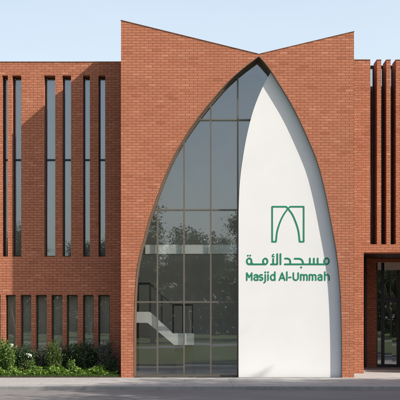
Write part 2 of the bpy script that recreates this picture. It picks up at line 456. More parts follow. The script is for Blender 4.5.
XL, ZTL = W(121, 20.3, 0); XR, ZTR = W(354, 31.5, 0); XV, ZV = W(259, 54.2, 0)
def portal(y0, y1):
    bm = bmesh.new()
    AP = [(bm.verts.new((x, y0, z)), bm.verts.new((x, y1, z))) for x, z in arch]
    OL = [(bm.verts.new((XL, y0, z)), bm.verts.new((XL, y1, z))) for x, z in arch[:APEX+1]]
    OR = [(bm.verts.new((XR, y0, z)), bm.verts.new((XR, y1, z))) for x, z in arch[APEX:]]
    TL = (bm.verts.new((XL, y0, ZTL)), bm.verts.new((XL, y1, ZTL)))
    TR = (bm.verts.new((XR, y0, ZTR)), bm.verts.new((XR, y1, ZTR)))
    V = (bm.verts.new((XV, y0, ZV)), bm.verts.new((XV, y1, ZV)))
    def quad(a, b, c, d):
        bm.faces.new((a[0], b[0], c[0], d[0])); bm.faces.new((d[1], c[1], b[1], a[1]))
    def side(a, b): bm.faces.new((a[0], a[1], b[1], b[0]))
    for i in range(APEX):
        quad(OL[i], AP[i], AP[i+1], OL[i+1]); side(AP[i+1], AP[i]); side(OL[i], OL[i+1])
    quad(OL[APEX], AP[APEX], V, TL); side(OL[APEX], TL); side(TL, V)
    for i in range(len(arch) - 1 - APEX):
        quad(AP[APEX+i], OR[i], OR[i+1], AP[APEX+i+1]); side(AP[APEX+i+1], AP[APEX+i]); side(OR[i], OR[i+1])
    quad(AP[APEX], OR[0], TR, V); side(OR[0], TR); side(V, TR)
    side(OL[0], AP[0]); side(AP[-1], OR[-1])
    return from_bm('portal_wall', bm, M['brick'], B)
portal(0.0, 0.6)
# thin metal coping on the two rakes
def rake(p, q, y0, y1, t, nm):
    d = Vector((q[0]-p[0], q[1]-p[1])).normalized(); n = Vector((-d.y, d.x))
    if n.y < 0: n = -n
    pts = [p, q, (q[0]+n.x*t, q[1]+n.y*t), (p[0]+n.x*t, p[1]+n.y*t)]
    return prism(nm, pts, y0, y1, M['coping'], B)
rake((XL-0.01, ZTL+0.003), (XV-0.012, ZV+0.005), -0.012, 0.62, 0.012, 'coping')
rake((XV+0.012, ZV+0.005), (XR+0.01, ZTR+0.003), -0.012, 0.62, 0.012, 'coping')
# side returns behind the portal screen
box('side_wall', XL, XL + 0.35, 0.601, 2.6, 0.0, ZTL - 0.005, M['brick'], B)
box('side_wall', XR - 0.35, XR, 0.601, 2.6, 0.0, ZTR - 0.005, M['bronze'], B)  # unseen face, clad in bronze to cut red bounce onto the right wing

# arch lining: bronze band on the reveal of the arch
def inset(curve, t):
    out = []
    n = len(curve)
    for i, p in enumerate(curve):
        if i == APEX:
            d1 = Vector(curve[i]) - Vector(curve[i-1]); d2 = Vector(curve[i+1]) - Vector(curve[i])
            d1.normalize(); d2.normalize()
            n1 = Vector((d1.y, -d1.x)); n2 = Vector((d2.y, -d2.x))
            m = (n1 + n2).normalized(); k = t / max(0.35, m.dot(n1))
            out.append((p[0] + m.x*k, p[1] + m.y*k)); continue
        a = Vector(curve[max(0, i-1)]); b = Vector(curve[min(n-1, i+1)])
        d = (b - a).normalized(); nn = Vector((d.y, -d.x))
        out.append((p[0] + nn.x*t, p[1] + nn.y*t))
    out[0] = (out[0][0], curve[0][1]); out[-1] = (out[-1][0], curve[-1][1])
    return out
def band(name, c0, c1, y0, y1, mat, parent):
    bm = bmesh.new(); rings = []
    for p, q in zip(c0, c1):
        rings.append([bm.verts.new((p[0], y0, p[1])), bm.verts.new((q[0], y0, q[1])), bm.verts.new((q[0], y1, q[1])), bm.verts.new((p[0], y1, p[1]))])
    for a, b in zip(rings, rings[1:]):
        for k in range(4):
            bm.faces.new((a[k], a[(k+1) % 4], b[(k+1) % 4], b[k]))
    bm.faces.new(rings[0]); bm.faces.new(rings[-1][::-1])
    return from_bm(name, bm, mat, parent)
c_out = inset(arch, 0.002); c_in = inset(arch, 0.016)
band('arch_lining', c_out, c_in, -0.008, 0.66, M['bronze'], B)

GY = 0.44                            # glass plane
# white panel inside the right half of the arch
PY0, PY1 = 0.13, 0.30
panL = [(238.6,377.6),(238.6,300),(238.6,235),(238.8,205),(240,181),(242.6,160),(246,140),(250.3,121),(255,105.5),(262,88.5),(270.6,72.5),(275.6,64.5)]
pl = catmull([W(x, y, PY0) for x, y in panL], 5); pl[0] = (pl[0][0], 0.0)
c_p = inset(arch, -0.02)
zt = pl[-1][1]
right = [p for p in c_p[APEX+1:] if p[1] < zt - 0.28]
prism('white_panel', pl + right, PY0, PY1, M['white'], B)

# curtain wall
CW = empty('curtain_wall', (0, 0, 0)); CW.parent = B
gin = inset(arch, 0.02)
prism('glass_pane', gin, GY, GY + 0.012, M['glass'], CW)
def arch_z(x, curve=gin):
    for a, b in zip(curve, curve[1:]):
        if min(a[0], b[0]) <= x <= max(a[0], b[0]) and abs(b[0]-a[0]) > 1e-4:
            t = (x-a[0])/(b[0]-a[0]); return a[1]+(b[1]-a[1])*t
    return 0
def arch_x(z, curve=gin):
    for a, b in zip(curve[:APEX+1], curve[1:APEX+1]):
        if a[1] <= z <= b[1]: return a[0]+(b[0]-a[0])*((z-a[1])/(b[1]-a[1]+1e-9))
fy0, fy1 = 0.385, 0.438
for px in (157.4, 184.0, 210.8, 237.8):
    x = WX(px, fy0); zt_ = arch_z(x) - 0.0
    ww = 0.021
    z1, z2 = arch_z(x-ww), arch_z(x+ww)
    prism('mullion', [(x-ww, 0.06), (x-ww, z1), (x+ww, z2), (x+ww, 0.06)], fy0, fy1, M['frame'], CW)
for py in (119.7, 209.8, 302.0):
    z = WZ(py, fy0); ax = arch_x(z) + 0.0
    box('transom', ax, WX(257, 0.2), fy0 + 0.004, fy1 - 0.003, z-0.021, z+0.021, M['frame'], CW)
box('sill', arch_x(0.02) , WX(240, 0.3), fy0 - 0.02, fy1 + 0.06, 0.001, 0.058, M['frame'], CW)
f_in = inset(arch, 0.038)
nn = APEX + 9
band('frame', c_in[:nn], f_in[:nn], fy0 - 0.004, fy1, M['bronze'], CW)

# ---- left wing
LX0 = -11.0; LX1 = XL - 0.002
LZT = WZ(62, WL)
upper = [(-31,-22),(-16.5,-10),(2.4,7.8),(12.3,21.2),(44.2,55.2),(62.4,71),(83,89.8),(98.5,105.3)]
lower = [(-26,-16),(-10.5,0.6),(5.6,15.6),(20.5,31.2),(35.7,46.8),(51.3,62.4),(66.6,77.7),(82.9,93.6),(98.2,109.8)]
UZ0, UZ1 = WZ(256.6, WL), WZ(75.4, WL)
DZ0, DZ1 = 0.42, WZ(295, WL)
holes = [(WX(a, WL), WX(b, WL), UZ0, UZ1) for a, b in upper] + [(WX(a, WL), WX(b, WL), DZ0, DZ1) for a, b in lower]
wall_with_holes('left_wing_wall', LX0, LX1, 0.0, LZT, WL, WL + WT, holes, M['brick'], B)
box('coping', LX0, LX1, WL - 0.015, WL + WT + 0.02, LZT + 0.001, LZT + 0.014, M['coping'], B)
M['bright_backing_pale'] = simple('pale_window_backing', (0.60, 0.59, 0.56), 0.9, var=0.04, scale=1.5)  # colours of the sheets added behind the panes to brighten them
M['bright_backing'] = simple('warm_window_backing', (0.78, 0.70, 0.57), 0.9, var=0.05, scale=1.5)
def window(x0, x1, z0, z1, y, transom=None, fr=0.03, mat='darkframe'):
    w = empty('window', ((x0+x1)/2, y, z0)); w.parent = B
    ox, oy, oz = w.location
    X0, X1, Z0, Z1 = x0-ox, x1-ox, 0, z1-oz
    e = 0.002
    lst = [(X0+e, X0+fr, 0, 0.06, Z0+e, Z1-e), (X1-fr, X1-e, 0, 0.06, Z0+e, Z1-e), (X0+fr, X1-fr, 0.002, 0.058, Z0+e, Z0+fr+0.01), (X0+fr, X1-fr, 0.002, 0.058, Z1-fr, Z1-e)]
    if transom is not None: lst.append((X0+fr, X1-fr, 0.004, 0.056, transom-oz-0.028, transom-oz+0.028))
    boxes('frame', lst, M[mat], w)
    box('glass_pane', X0+fr-0.008, X1-fr+0.008, 0.024, 0.036, Z0+fr, Z1-fr+0.008, M['winglass'], w)
    box('bright_backing', X0+fr, X1-fr, 0.10, 0.106, Z0+0.01, Z1-0.02, M['bright_backing_pale' if transom is not None else 'bright_backing'], w)  # added sheet behind the pane, lifts the brightness of the glass
    return w
for a, b in upper:
    window(WX(a, WL), WX(b, WL), UZ0, UZ1, WL + 0.30, WZ(160, WL + 0.3))
for a, b in lower:
    window(WX(a, WL), WX(b, WL), DZ0, DZ1, WL + 0.22)
BY = 10.0
box('rear_wall', LX0, 13.0, BY, BY + 0.35, 0, 8.9, M['brick'], B)
box('end_wall', LX0, LX0 + 0.4, WL + WT + 0.001, BY - 0.001, 0, LZT - 0.002, M['brick'], B)
boxes('roof', [(LX0 + 0.41, XL, WL + WT + 0.002, BY - 0.002, 8.55, 8.7), (XL + 0.001, XR, 2.61, BY - 0.002, 8.92, 9.02), (XR + 0.001, 12.59, WR + 0.75, BY - 0.002, 8.6, 8.75), (XL + 0.351, XR - 0.351, 0.605, 2.608, 8.97, 9.05)], M['roof'], B)
box('floor_slab', LX0 + 0.41, XL - 0.01, WL + WT + 0.25, BY - 0.01, 3.0, 3.3, M['slab'], B)
boxes('floor_slab', [(XR + 0.01, 12.58, WRB + 0.1, BY - 0.01, 3.25, 3.6)], M['slab'], B)
boxes('interior_wall', [(XL - 0.12, XL - 0.003, WL + WT + 0.004, BY - 0.012, 0.0, 8.54), (XL + 0.002, XL + 0.1, 2.62, BY - 0.012, 0.02, 8.9), (XR - 0.1, XR - 0.002, 2.62, BY - 0.012, 0.02, 8.9),
                        (LX0 + 0.42, 12.5, BY - 0.06, BY - 0.006, 0.021, 8.53), (XL + 0.11, XR - 0.11, BY - 0.06, BY - 0.006, 8.531, 8.915), (XR + 0.003, XR + 0.1, WR + WT + 0.01, BY - 0.07, 0.022, 8.5), (LX0 + 0.42, XL - 0.13, 6.0, 6.12, 0.023, 8.5), (XL + 0.11, XR - 0.11, 3.45, 3.57, 0.014, 8.90)], M['plaster'], B)  # last box: partition added close behind the stair to brighten the hall
boxes('interior_floor', [(LX0 + 0.41, XL - 0.13, WL + WT + 0.002, BY - 0.07, -0.05, 0.015), (XL + 0.36, XR - 0.36, 0.67, 2.61, -0.05, 0.012), (XL + 0.11, XR - 0.11, 2.612, BY - 0.07, -0.05, 0.013), (XR + 0.12, 12.5, WRB + 0.15, BY - 0.07, -0.05, 0.014)], M['floor_in'], B)

# ---- right wing: pier, lintel band, tall fins with glazing between, recessed entrance
RZT = WZ(60, WR); RX0 = XR + 0.002; RX1 = 13.0
SOF = WZ(252.5, WR); SILL = WZ(244.3, WR)
xp = WX(363.7, WR); xs0 = WX(370.3, WR); xs1 = WX(448, WR)
wall_with_holes('right_wing_wall', RX0, RX1, 0.0, RZT, WR, WR + 0.7, [(xp, WX(440, WR), -1, SOF), (xs0, xs1, SILL, RZT + 1)], M['brick'], B)
for k in range(8):
    a = 377.0 + 9.45 * k
    box('fin', WX(a, WR), WX(a + 4.2, WR), WR + 0.002, WR + 0.60, SILL + 0.001, RZT - 0.002, M['brick'], B)
    box('coping', WX(a, WR) - 0.008, WX(a + 4.2, WR) + 0.008, WR - 0.01, WR + 0.601, RZT - 0.001, RZT + 0.018, M['coping'], B)
box('coping', RX0, xs0, WR - 0.012, WR + 0.71, RZT + 0.001, RZT + 0.02, M['coping'], B)
rg = empty('window', (xs0, WR + 0.61, SILL)); rg.parent = B
rw = xs1 - xs0; rh = RZT - 0.12 - SILL
fl = [(0.002, rw - 0.002, 0, 0.07, 0.002, 0.05), (0.002, rw - 0.002, 0, 0.07, rh, rh + 0.10)]
for k in range(9):
    c = (WX(377.0 + 9.45 * k - 1.0, WR) - xs0)
    fl.append((max(0.003, c - 0.0), min(rw - 0.003, c + 0.05), 0.003, 0.067, 0.051, rh - 0.001))
boxes('frame', fl, M['darkframe'], rg)
box('glass_pane', 0.004, rw - 0.004, 0.03, 0.042, 0.03, rh + 0.02, M['winglass'], rg)
# entrance recess
ZB = WZ(259.8, WRB)
xd0 = WX(376.6, WRB); xd1 = WX(430, WRB)
wall_with_holes('recess_wall', xp - 0.9, WX(448, WRB), 0.0, SOF + 0.3, WRB, WRB + 0.3, [(xd0, xd1, -1, 3.5)], M['brick'], B)
box('recess_soffit', xp - 0.5, WX(440, WR) + 0.5, WR + 0.702, WRB - 0.002, SOF + 0.002, SOF + 0.12, M['darkframe'], B)
box('recess_side_wall', xp - 0.35, xp, WR + 0.702, WRB - 0.002, 0.0, SOF, M['brick'], B)
box('recess_side_wall', WX(440, WR), WX(440, WR) + 0.35, WR + 0.702, WRB - 0.002, 0.0, SOF, M['brick'], B)
box('dark_strip', WX(364.1, WRB), WX(366.2, WRB), WRB - 0.12, WRB - 0.003, 0.05, SOF - 0.001, M['darkframe'], B, bevel=0.01)  # dark metal strip at the left end of the recess wall
box('threshold', xp + 0.002, WX(440, WR) - 0.002, WR + 0.95, WRB + 0.02, 0.0, 0.05, M['landing'], B, bevel=0.008)
def glazed(name, x0, x1, z0, z1, y, fr, extra=()):
    e = empty(name, (x0, y, z0)); e.parent = B
    w, h = x1 - x0, z1 - z0
    lst = [(0.002, fr, 0, 0.08, 0.002, h), (w-fr, w-0.002, 0, 0.08, 0.002, h), (fr, w-fr, 0.002, 0.078, 0.002, fr*1.4), (fr, w-fr, 0.002, 0.078, h-fr, h-0.001)] + list(extra)
    boxes('frame', lst, M['darkframe'], e)
    box('glass_pane', fr-0.01, w-fr+0.01, 0.03, 0.042, fr, h-fr+0.01, M['winglass'], e)
    return e
DY = WRB + 0.10
zt1 = WZ(299.5, WRB)
xa, xb, xc = xd0, WX(383.2, WRB), WX(399.2, WRB)
glazed('sidelight', xa, xb, 0.055, 3.495, DY, 0.045, [(0.045, xb-xa-0.045, 0.004, 0.076, zt1-0.09, zt1-0.02)])
dleaf = glazed('door', xb + 0.002, xc, 0.055, zt1 - 0.002, DY, 0.06)
glazed('transom_window', xb + 0.002, xd1 - 0.002, zt1, 3.495, DY, 0.05, [(xc - xb - 0.025, xc - xb + 0.025, 0.004, 0.076, 0.07, 3.495 - zt1 - 0.05)])
dleaf2 = glazed('door', xc + 0.002, WX(415.5, WRB), 0.055, zt1 - 0.002, DY, 0.06)
glazed('sidelight', WX(415.5, WRB) + 0.002, xd1 - 0.002, 0.055, zt1 - 0.002, DY, 0.045)
for d, hx in ((dleaf, xc - xb - 0.035), (dleaf2, 0.035)):
    bm = bmesh.new()
    tube_into(bm, [(hx, 0.0, 0.85), (hx, -0.06, 0.85), (hx, -0.06, 0.9), (hx, -0.06, 1.5), (hx, -0.06, 1.55), (hx, 0.0, 1.55)], 0.012, 8)
    from_bm('handle', bm, M['frame'], d, True)
box('end_wall', 12.6, 13.0, WR + 0.702, BY - 0.001, 0, RZT - 0.002, M['brick'], B)

# ---- inside the hall: gallery slab and stair
SY = 0.475
gx0 = arch_x(WZ(244.8, SY)) + 0.03
box('gallery_edge', gx0, WX(262, SY), SY, 0.665, WZ(253.8, SY), WZ(244.8, SY), M['slab'], B)
box('gallery_slab', XL + 0.36, XR - 0.36, 0.667, 1.25, WZ(253.8, SY) + 0.01, WZ(244.8, SY) - 0.002, M['slab'], B)
ST = empty('staircase', (0, 0, 0)); ST.parent = B
sy0, sy1 = 0.80, 1.5
def PS(x, y): return W(x, y, sy0)
pts = [PS(135.8, 311.8), PS(149.5, 311.8), PS(172.8, 333.4), PS(194, 333.4), PS(194, 345), PS(174.2, 345), PS(147.6, 322.8), PS(135.8, 322.8)]
prism('stringer', pts, sy0, sy0 + 0.12, M['stair'], ST)
prism('stringer', pts, sy1, sy1 + 0.12, M['stair'], ST)
(xa_, za_), (xb_, zb_) = PS(149.5, 313.5), PS(172.8, 335)
nst = 6; lst = []
for k in range(nst):
    t0, t1 = k/nst, (k+1)/nst
    lst.append((xa_+(xb_-xa_)*t0, xa_+(xb_-xa_)*t1 + 0.02, sy0+0.122, sy1-0.002, za_+(zb_-za_)*t1-0.05, za_+(zb_-za_)*t1))
boxes('tread', lst, M['tread'], ST)
box('landing', PS(135.8,0)[0], PS(149.3,0)[0], sy0+0.122, 1.95, PS(0,322)[1], PS(0,313.2)[1], M['stair'], ST)
box('landing', PS(173.2,0)[0], PS(193.8,0)[0], sy0+0.122, 1.95, PS(0,344.4)[1], PS(0,334.6)[1], M['stair'], ST)
lst = []
zl = PS(0, 334.6)[1]; xl = PS(173.2, 0)[0]
for k in range(5):
    lst.append((xl+0.03, PS(193.8,0)[0]-0.03, 1.952+0.28*k, 2.25+0.28*k, 0.014, max(0.05, zl*(1-(k+1)/6))))
boxes('lower_flight', lst, M['tread'], ST)
def rail(pts_px, h, y):
    bm = bmesh.new()
    top = [(PS(a,b)[0], y, PS(a,b)[1] + h) for a, b in pts_px]
    tube_into(bm, top, 0.022, 8)
    for (p, q) in zip(pts_px, pts_px[1:]):
        n = max(1, int(abs(q[0]-p[0]) / 8.5))
        for k in range(n + 1):
            a = p[0]+(q[0]-p[0])*k/n; b = p[1]+(q[1]-p[1])*k/n
            X, Z = PS(a, b)
            tube_into(bm, [(X, y, Z), (X, y, Z + h)], 0.009, 6)
    from_bm('railing', bm, M['darkframe'], ST)
rail([(136.5, 311.8), (149.5, 311.8), (172.8, 333.4), (192.5, 333.4)], 0.82, sy0 + 0.06)
rail([(136.5, 311.8), (149.5, 311.8), (172.8, 333.4), (192.5, 333.4)], 0.82, sy1 + 0.06)
# ------------------------------------------------------------------ lettering from strokes (marching squares over stroke distance)
def strokes_mesh(name, strokes, hw, Y, th, mat, parent, cell=0.0055, dots=()):
    segs = []
    for s in strokes:
        for a, b in zip(s, s[1:]): segs.append((a, b))
    segs = [(W(*a, Y), W(*b, Y)) for a, b in segs]
    dts = [(W(a, b, Y), r) for a, b, r in dots]
    allp = [p for s in segs for p in s] + [p for p, _ in dts]
    mg = hw * 2 + cell * 2
    x0 = min(p[0] for p in allp) - mg; x1 = max(p[0] for p in allp) + mg
    z0 = min(p[1] for p in allp) - mg; z1 = max(p[1] for p in allp) + mg
    nx = int((x1-x0)/cell) + 2; nz = int((z1-z0)/cell) + 2
    gx, gz = np.meshgrid(x0 + np.arange(nx)*cell, z0 + np.arange(nz)*cell, indexing='ij')
    D = np.full(gx.shape, 1e9)
    for (a, b) in segs:
        ax_, az_ = a; bx, bz = b
        dx, dz = bx-ax_, bz-az_; l2 = dx*dx+dz*dz + 1e-12
        t = np.clip(((gx-ax_)*dx+(gz-az_)*dz)/l2, 0, 1)
        D = np.minimum(D, np.hypot(gx-ax_-t*dx, gz-az_-t*dz) - hw)
    for (p, r) in dts:
        D = np.minimum(D, np.hypot(gx-p[0], gz-p[1]) - r)
    D = np.where(np.abs(D) < 1e-6, 1e-6, D)
    verts, faces, vid = [], [], {}
    def vert(key, x, z):
        if key not in vid: vid[key] = len(verts); verts.append((x, z))
        return vid[key]
    edges = []
    idx = np.argwhere((np.minimum.reduce([D[:-1,:-1], D[1:,:-1], D[:-1,1:], D[1:,1:]]) < 0))
    for i, k in idx:
        cs = [(i,k),(i+1,k),(i+1,k+1),(i,k+1)]
        poly = []
        for q in range(4):
            a, b = cs[q], cs[(q+1) % 4]
            da, db = D[a], D[b]
            if da < 0: poly.append((vert(('c', a), gx[a], gz[a]), False))
            if (da < 0) != (db < 0):
                t = da/(da-db)
                key = ('e', min(a, b), max(a, b))
                poly.append((vert(key, gx[a]+(gx[b]-gx[a])*t, gz[a]+(gz[b]-gz[a])*t), True))
        if len(poly) >= 3:
            f = [p[0] for p in poly]; faces.append(f)
            for q in range(len(poly)):
                if poly[q][1] and poly[(q+1) % len(poly)][1]: edges.append((f[q], f[(q+1) % len(f)]))
    n = len(verts)
    V = [(x, Y, z) for x, z in verts] + [(x, Y + th, z) for x, z in verts]
    F = [f for f in faces] + [[i + n for i in f[::-1]] for f in faces] + [(b, a, a + n, b + n) for a, b in edges]
    me = bpy.data.meshes.new(name); me.from_pydata([tuple(float(c) for c in v) for v in V], [], F)
    me.validate()
    return link(name, me, mat, parent)

LY = PY0 - 0.006
sign = empty('sign', (WX(288, LY), LY, WZ(280.7, LY)))
tag(sign, 'green arch emblem above Arabic and Latin lettering fixed to the white panel', 'sign')
def letter(name, strokes, hw=0.0205, dots=()):
    o = strokes_mesh(name, strokes, hw, LY, 0.0055, M['green'], sign, dots=dots)
    o.matrix_parent_inverse = Matrix.Translation(-Vector(sign.location))
    return o
cl = catmull([(276.1,241.6),(277.4,231),(280.6,221),(284.6,213.3),(289.2,207.6),(290.6,206.6)], 6)
cr = catmull([(299.8,241.6),(298.5,231),(295.9,222.3),(292.2,214.0),(287.2,207.6),(285.8,206.6)], 6)
letter('emblem', [[(272.3,206.6),(272.3,241.6),(276.1,241.6)], cl, [(290.6,206.6),(303.8,206.6),(303.8,241.6),(299.8,241.6)], cr, [(285.8,206.6),(272.3,206.6)]], 0.021)
def arc(cx, cy, rx, ry, a0, a1, n=14):
    return [(cx + rx*math.cos(math.radians(a0+(a1-a0)*i/n)), cy - ry*math.sin(math.radians(a0+(a1-a0)*i/n))) for i in range(n+1)]
bl, xh, ct = 280.1, 274.6, 272.9     # centre lines of Latin strokes: baseline, x height, cap height
def bowl_a(x0, x1):
    cx, rx = (x0+x1)/2, (x1-x0)/2
    return [arc(cx - 0.05, xh + 1.35, rx, 1.35, 155, 0) + [(x1 - 0.05, bl)], [(x1-0.05, xh+2.3)] + arc(cx, (xh+2.3+bl)/2, rx, (bl-xh-2.3)/2, 90, 270) + [(x1-0.05, bl - 0.25)]]
def let_m(x0, x1):
    mid = (x0+x1)/2; r = (mid-x0)/2
    return [[(x0, xh-0.1), (x0, bl)], arc(x0+r, xh+r, r, r, 180, 0) + [(mid, bl)], arc(mid+r, xh+r, r, r, 180, 0) + [(x1, bl)]]
T = 0.0195
letter('letter', [[(246.9,bl),(246.9,ct),(249.4,277.3),(251.9,ct),(251.9,bl)]], T)
letter('letter', bowl_a(254.2, 257.9), T)
letter('letter', [arc(261.2, xh+1.35, 1.55, 1.35, 40, 250) + arc(261.2, bl-1.4, 1.6, 1.4, 95, -140)], T)
letter('letter', [[(265.4,xh),(265.4,281.0)] + arc(264.2,281.0,1.2,1.4,0,-90)], T, [(265.4, 272.2, 0.026)])
letter('letter', [[(268.2,xh),(268.2,bl)]], T, [(268.2, 272.2, 0.026)])
letter('letter', [[(275.0,271.9),(275.0,bl)], arc(272.9, (xh+bl)/2, 2.05, (bl-xh)/2, 0, 360, 24)], T)
letter('letter', [[(279.5,bl),(282.2,ct),(284.9,bl)], [(280.4,278.1),(284.0,278.1)]], T)
letter('letter', [[(287.0,271.9),(287.0,bl)]], T)
letter('hyphen', [[(289.0,277.3),(291.0,277.3)]], T)
letter('letter', [[(293.5,ct),(293.5,277.8)] + arc(295.9,277.7,2.4,2.4,180,360) + [(298.3,ct)]], T)
letter('letter', let_m(300.9, 307.2), T)
letter('letter', let_m(309.6, 315.9), T)
letter('letter', bowl_a(318.3, 322.0), T)
letter('letter', [[(324.9,271.9),(324.9,bl)], arc(327.0, xh+2.05, 2.05, 2.05, 180, 0) + [(329.1, bl)]], T)
A = 0.0225; ab = 264.2
def loop(x0, x1, y0): return arc((x0+x1)/2, (y0+ab)/2, (x1-x0)/2, (ab-y0)/2, 0, 360, 26)
# mim + ta marbuta (left word end)
letter('arabic_letter', [loop(247.0, 251.6, 258.2), [(249.4,ab),(266,ab)], loop(263.2, 267.6, 258.4), [(251.6,261.5),(251.9,263),(253,ab)]], A, [(248.0,255.5,0.024),(250.4,255.5,0.024)])
# lam-alef with hamza
letter('arabic_letter', [[(271.2,ab),(277.4,ab),(277.4,254.0)], [(273.3,ab),(273.3,258.6)]], A)
letter('hamza', [[(274.4,256.6),(272.3,256.6)], arc(273.5,255.3,1.0,1.0,60,260,8)], 0.013)
letter('arabic_letter', [[(280.6,254.0),(280.6,ab)]], A)
# dal + jim + sin + mim joined
letter('arabic_letter', [[(285.2,258.4)] + [(287.2,258.4)] + arc(287.2,261.4,3.2,3.0,90,0) + [(290.4,ab)], [(285.0,ab),(327,ab)],
    [(294.8,258.6),(298.6,258.6)] + arc(298.6,262.0,4.2,3.4,90,10) + [(303.6,ab)],
    [(310.0,258.4),(310.0,ab)], [(314.0,258.4),(314.0,ab)], [(317.8,258.4),(317.8,ab)], loop(324.3, 329.0, 258.2)], A, [(301.3,267.3,0.026)])

# ------------------------------------------------------------------ vegetation
def leaves_mesh(name, C, size, rng, flat=0.0, aspect=0.55, fold=0.25):
    """C: (n,3) positions; one bent leaf (two quads) at each"""
    n = len(C)
    d = rng.normal(size=(n, 3)); d[:, 2] = d[:, 2]*(1-flat) + flat*0.2; d /= np.linalg.norm(d, axis=1)[:, None]
    u = rng.normal(size=(n, 3)); u[:, 2] += flat * 3
    s = np.cross(d, u); s /= np.linalg.norm(s, axis=1)[:, None]
    nrm = np.cross(s, d)
    sz = size * rng.uniform(0.6, 1.35, n)[:, None]
    p0 = C; p1 = C + d*sz*0.5 + s*sz*aspect/2 + nrm*sz*fold*0.3; p2 = C + d*sz - nrm*sz*fold*0.4; p3 = C + d*sz*0.5 - s*sz*aspect/2 + nrm*sz*fold*0.3
    V = np.stack([p0, p1, p2, p3], 1).reshape(-1, 3)
    F = []
    idx = np.arange(n) * 4
    F = np.concatenate([np.stack([idx, idx+1, idx+2], 1), np.stack([idx, idx+2, idx+3], 1)], 1).reshape(-1, 3)
    me = bpy.data.meshes.new(name)
    me.from_pydata(V.tolist(), [], F.tolist())
    a = me.attributes.new('rnd', 'FLOAT', 'POINT')
    a.data.foreach_set('value', np.repeat(rng.uniform(0, 1, n), 4))
    return me

def tree_meshes(seed, H, crown_r, crown_lo, nleaf, leaf=0.16):
    rnd = random.Random(seed); rng = np.random.default_rng(seed)
    bm = bmesh.new(); tips = []
    def grow(p, d, l, r, lev):
        n = 4; pts = [p]; q = p.copy(); dd = d.copy()
        for i in range(n):
            dd = (dd + Vector((rnd.gauss(0, .12), rnd.gauss(0, .12), rnd.gauss(0.03, .08)))).normalized()
            q = q + dd * l / n; pts.append(q.copy())
        rr = [r * (1 - 0.45 * i / n) for i in range(n+1)]
        tube_into(bm, pts, rr, 7 if lev < 2 else 4, False)
        if lev >= 2: tips.extend(pts[2:])
        if lev >= 4: return
        k = 3 if lev == 0 else rnd.choice((2, 3, 3))
        for j in range(k + (1 if lev < 2 else 0)):
            t = pts[rnd.choice((3, 4, 4)) if j else 4]
            ang = rnd.uniform(0, 2*math.pi); tilt = rnd.uniform(.45, 1.0)
            a = dd.orthogonal().normalized(); a.rotate(Matrix.Rotation(ang, 3, dd))
            nd = (dd*math.cos(tilt) + a*math.sin(tilt)); nd.z = nd.z*.75 + .15; nd.normalize()
            grow(t, nd, l * rnd.uniform(.6, .8), rr[-1] * rnd.uniform(.6, .8), lev + 1)
    grow(Vector((0, 0, 0)), Vector((0, 0, 1)), crown_lo, 0.018 * H + .04, 0)
    # fit crown into target size
    tp = np.array([tuple(t) for t in tips])
    zc = crown_lo
    sxy = crown_r / np.percentile(np.hypot(tp[:, 0], tp[:, 1]), 92)
    top = np.percentile(tp[:, 2], 97); sz = (H - zc) / (top - zc)
    for v in bm.verts:
        w = max(0, min(1, (v.co.z - zc*0.75) / (zc*0.5)))
        v.co.x *= 1 + (sxy-1)*w; v.co.y *= 1 + (sxy-1)*w
        if v.co.z > zc: v.co.z = zc + (v.co.z-zc)*sz
    w = np.clip((tp[:, 2]-zc*0.75)/(zc*0.5), 0, 1)
    tp[:, 0] *= 1+(sxy-1)*w; tp[:, 1] *= 1+(sxy-1)*w
    tp[:, 2] = np.where(tp[:, 2] > zc, zc+(tp[:, 2]-zc)*sz, tp[:, 2])
    tm = bpy.data.meshes.new('trunk'); bmesh.ops.recalc_face_normals(bm, faces=bm.faces); bm.to_mesh(tm); bm.free()
    for p in tm.polygons: p.use_smooth = True
    tm.materials.append(M['bark'])
    ci = rng.integers(0, len(tp), nleaf)
    C = tp[ci] + rng.normal(size=(nleaf, 3)) * np.array([0.33, 0.33, 0.24]) * (H/9)
    cm = leaves_mesh('crown', C, leaf, rng, 0.3, 0.6)
    cm.materials.append(M['leaf_tree'])
    return tm, cm
variants = [tree_meshes(3, 9.0, 3.2, 3.0, 26000), tree_meshes(11, 8.0, 3.4, 2.4, 26000), tree_meshes(23, 10.5, 3.4, 3.2, 28000)]
def tree(x, y, v, sc, rz, label, group):
    t = empty('tree', (x, y, -0.02), rz); t.scale = (sc, sc, sc)
    tag(t, label, 'tree', group)
    for nm, me in zip(('trunk', 'crown'), variants[v]):
        o = bpy.data.objects.new(nm, me); COL.objects.link(o); o.parent = t
    return t
# street trees on the far verge, outside the frame to the right: they throw the dappled shade
street = [(13.5, -12.45, 2, 1.3, 0.4, 'tall street tree whose shade falls in front of the arch'),
          (20.8, -12.5, 0, 1.5, 2.0, 'street tree whose shade falls before the entrance'),
          (28.0, -12.4, 1, 1.9, 1.1, 'broad street tree furthest along the verge')]
for s in street: tree(*s, 'street trees across the road')
# trees across the lawn, seen mirrored in the glass
rr = random.Random(5)
back = [(-27,-62),(-21,-70),(-16.5,-60),(-10.5,-68),(-4.4,-57),(-1,-74),(3.9,-60),(7.0,-55),(12.5,-63),(17.5,-57),(22,-66),(28,-58),(34,-68),(-34,-66)]
scl = [0.9,1.0,0.85,0.98,1.3,0.85,1.1,1.1,1.1,1.2,1.15,1.25,1.2,0.85]
for i, ((x, y), sc) in enumerate(zip(back, scl)):
    tree(x, y, i % 3, sc, rr.uniform(0, 6), 'leafy park tree beyond the lawn, seen mirrored in the glass', 'park trees mirrored in the glass')

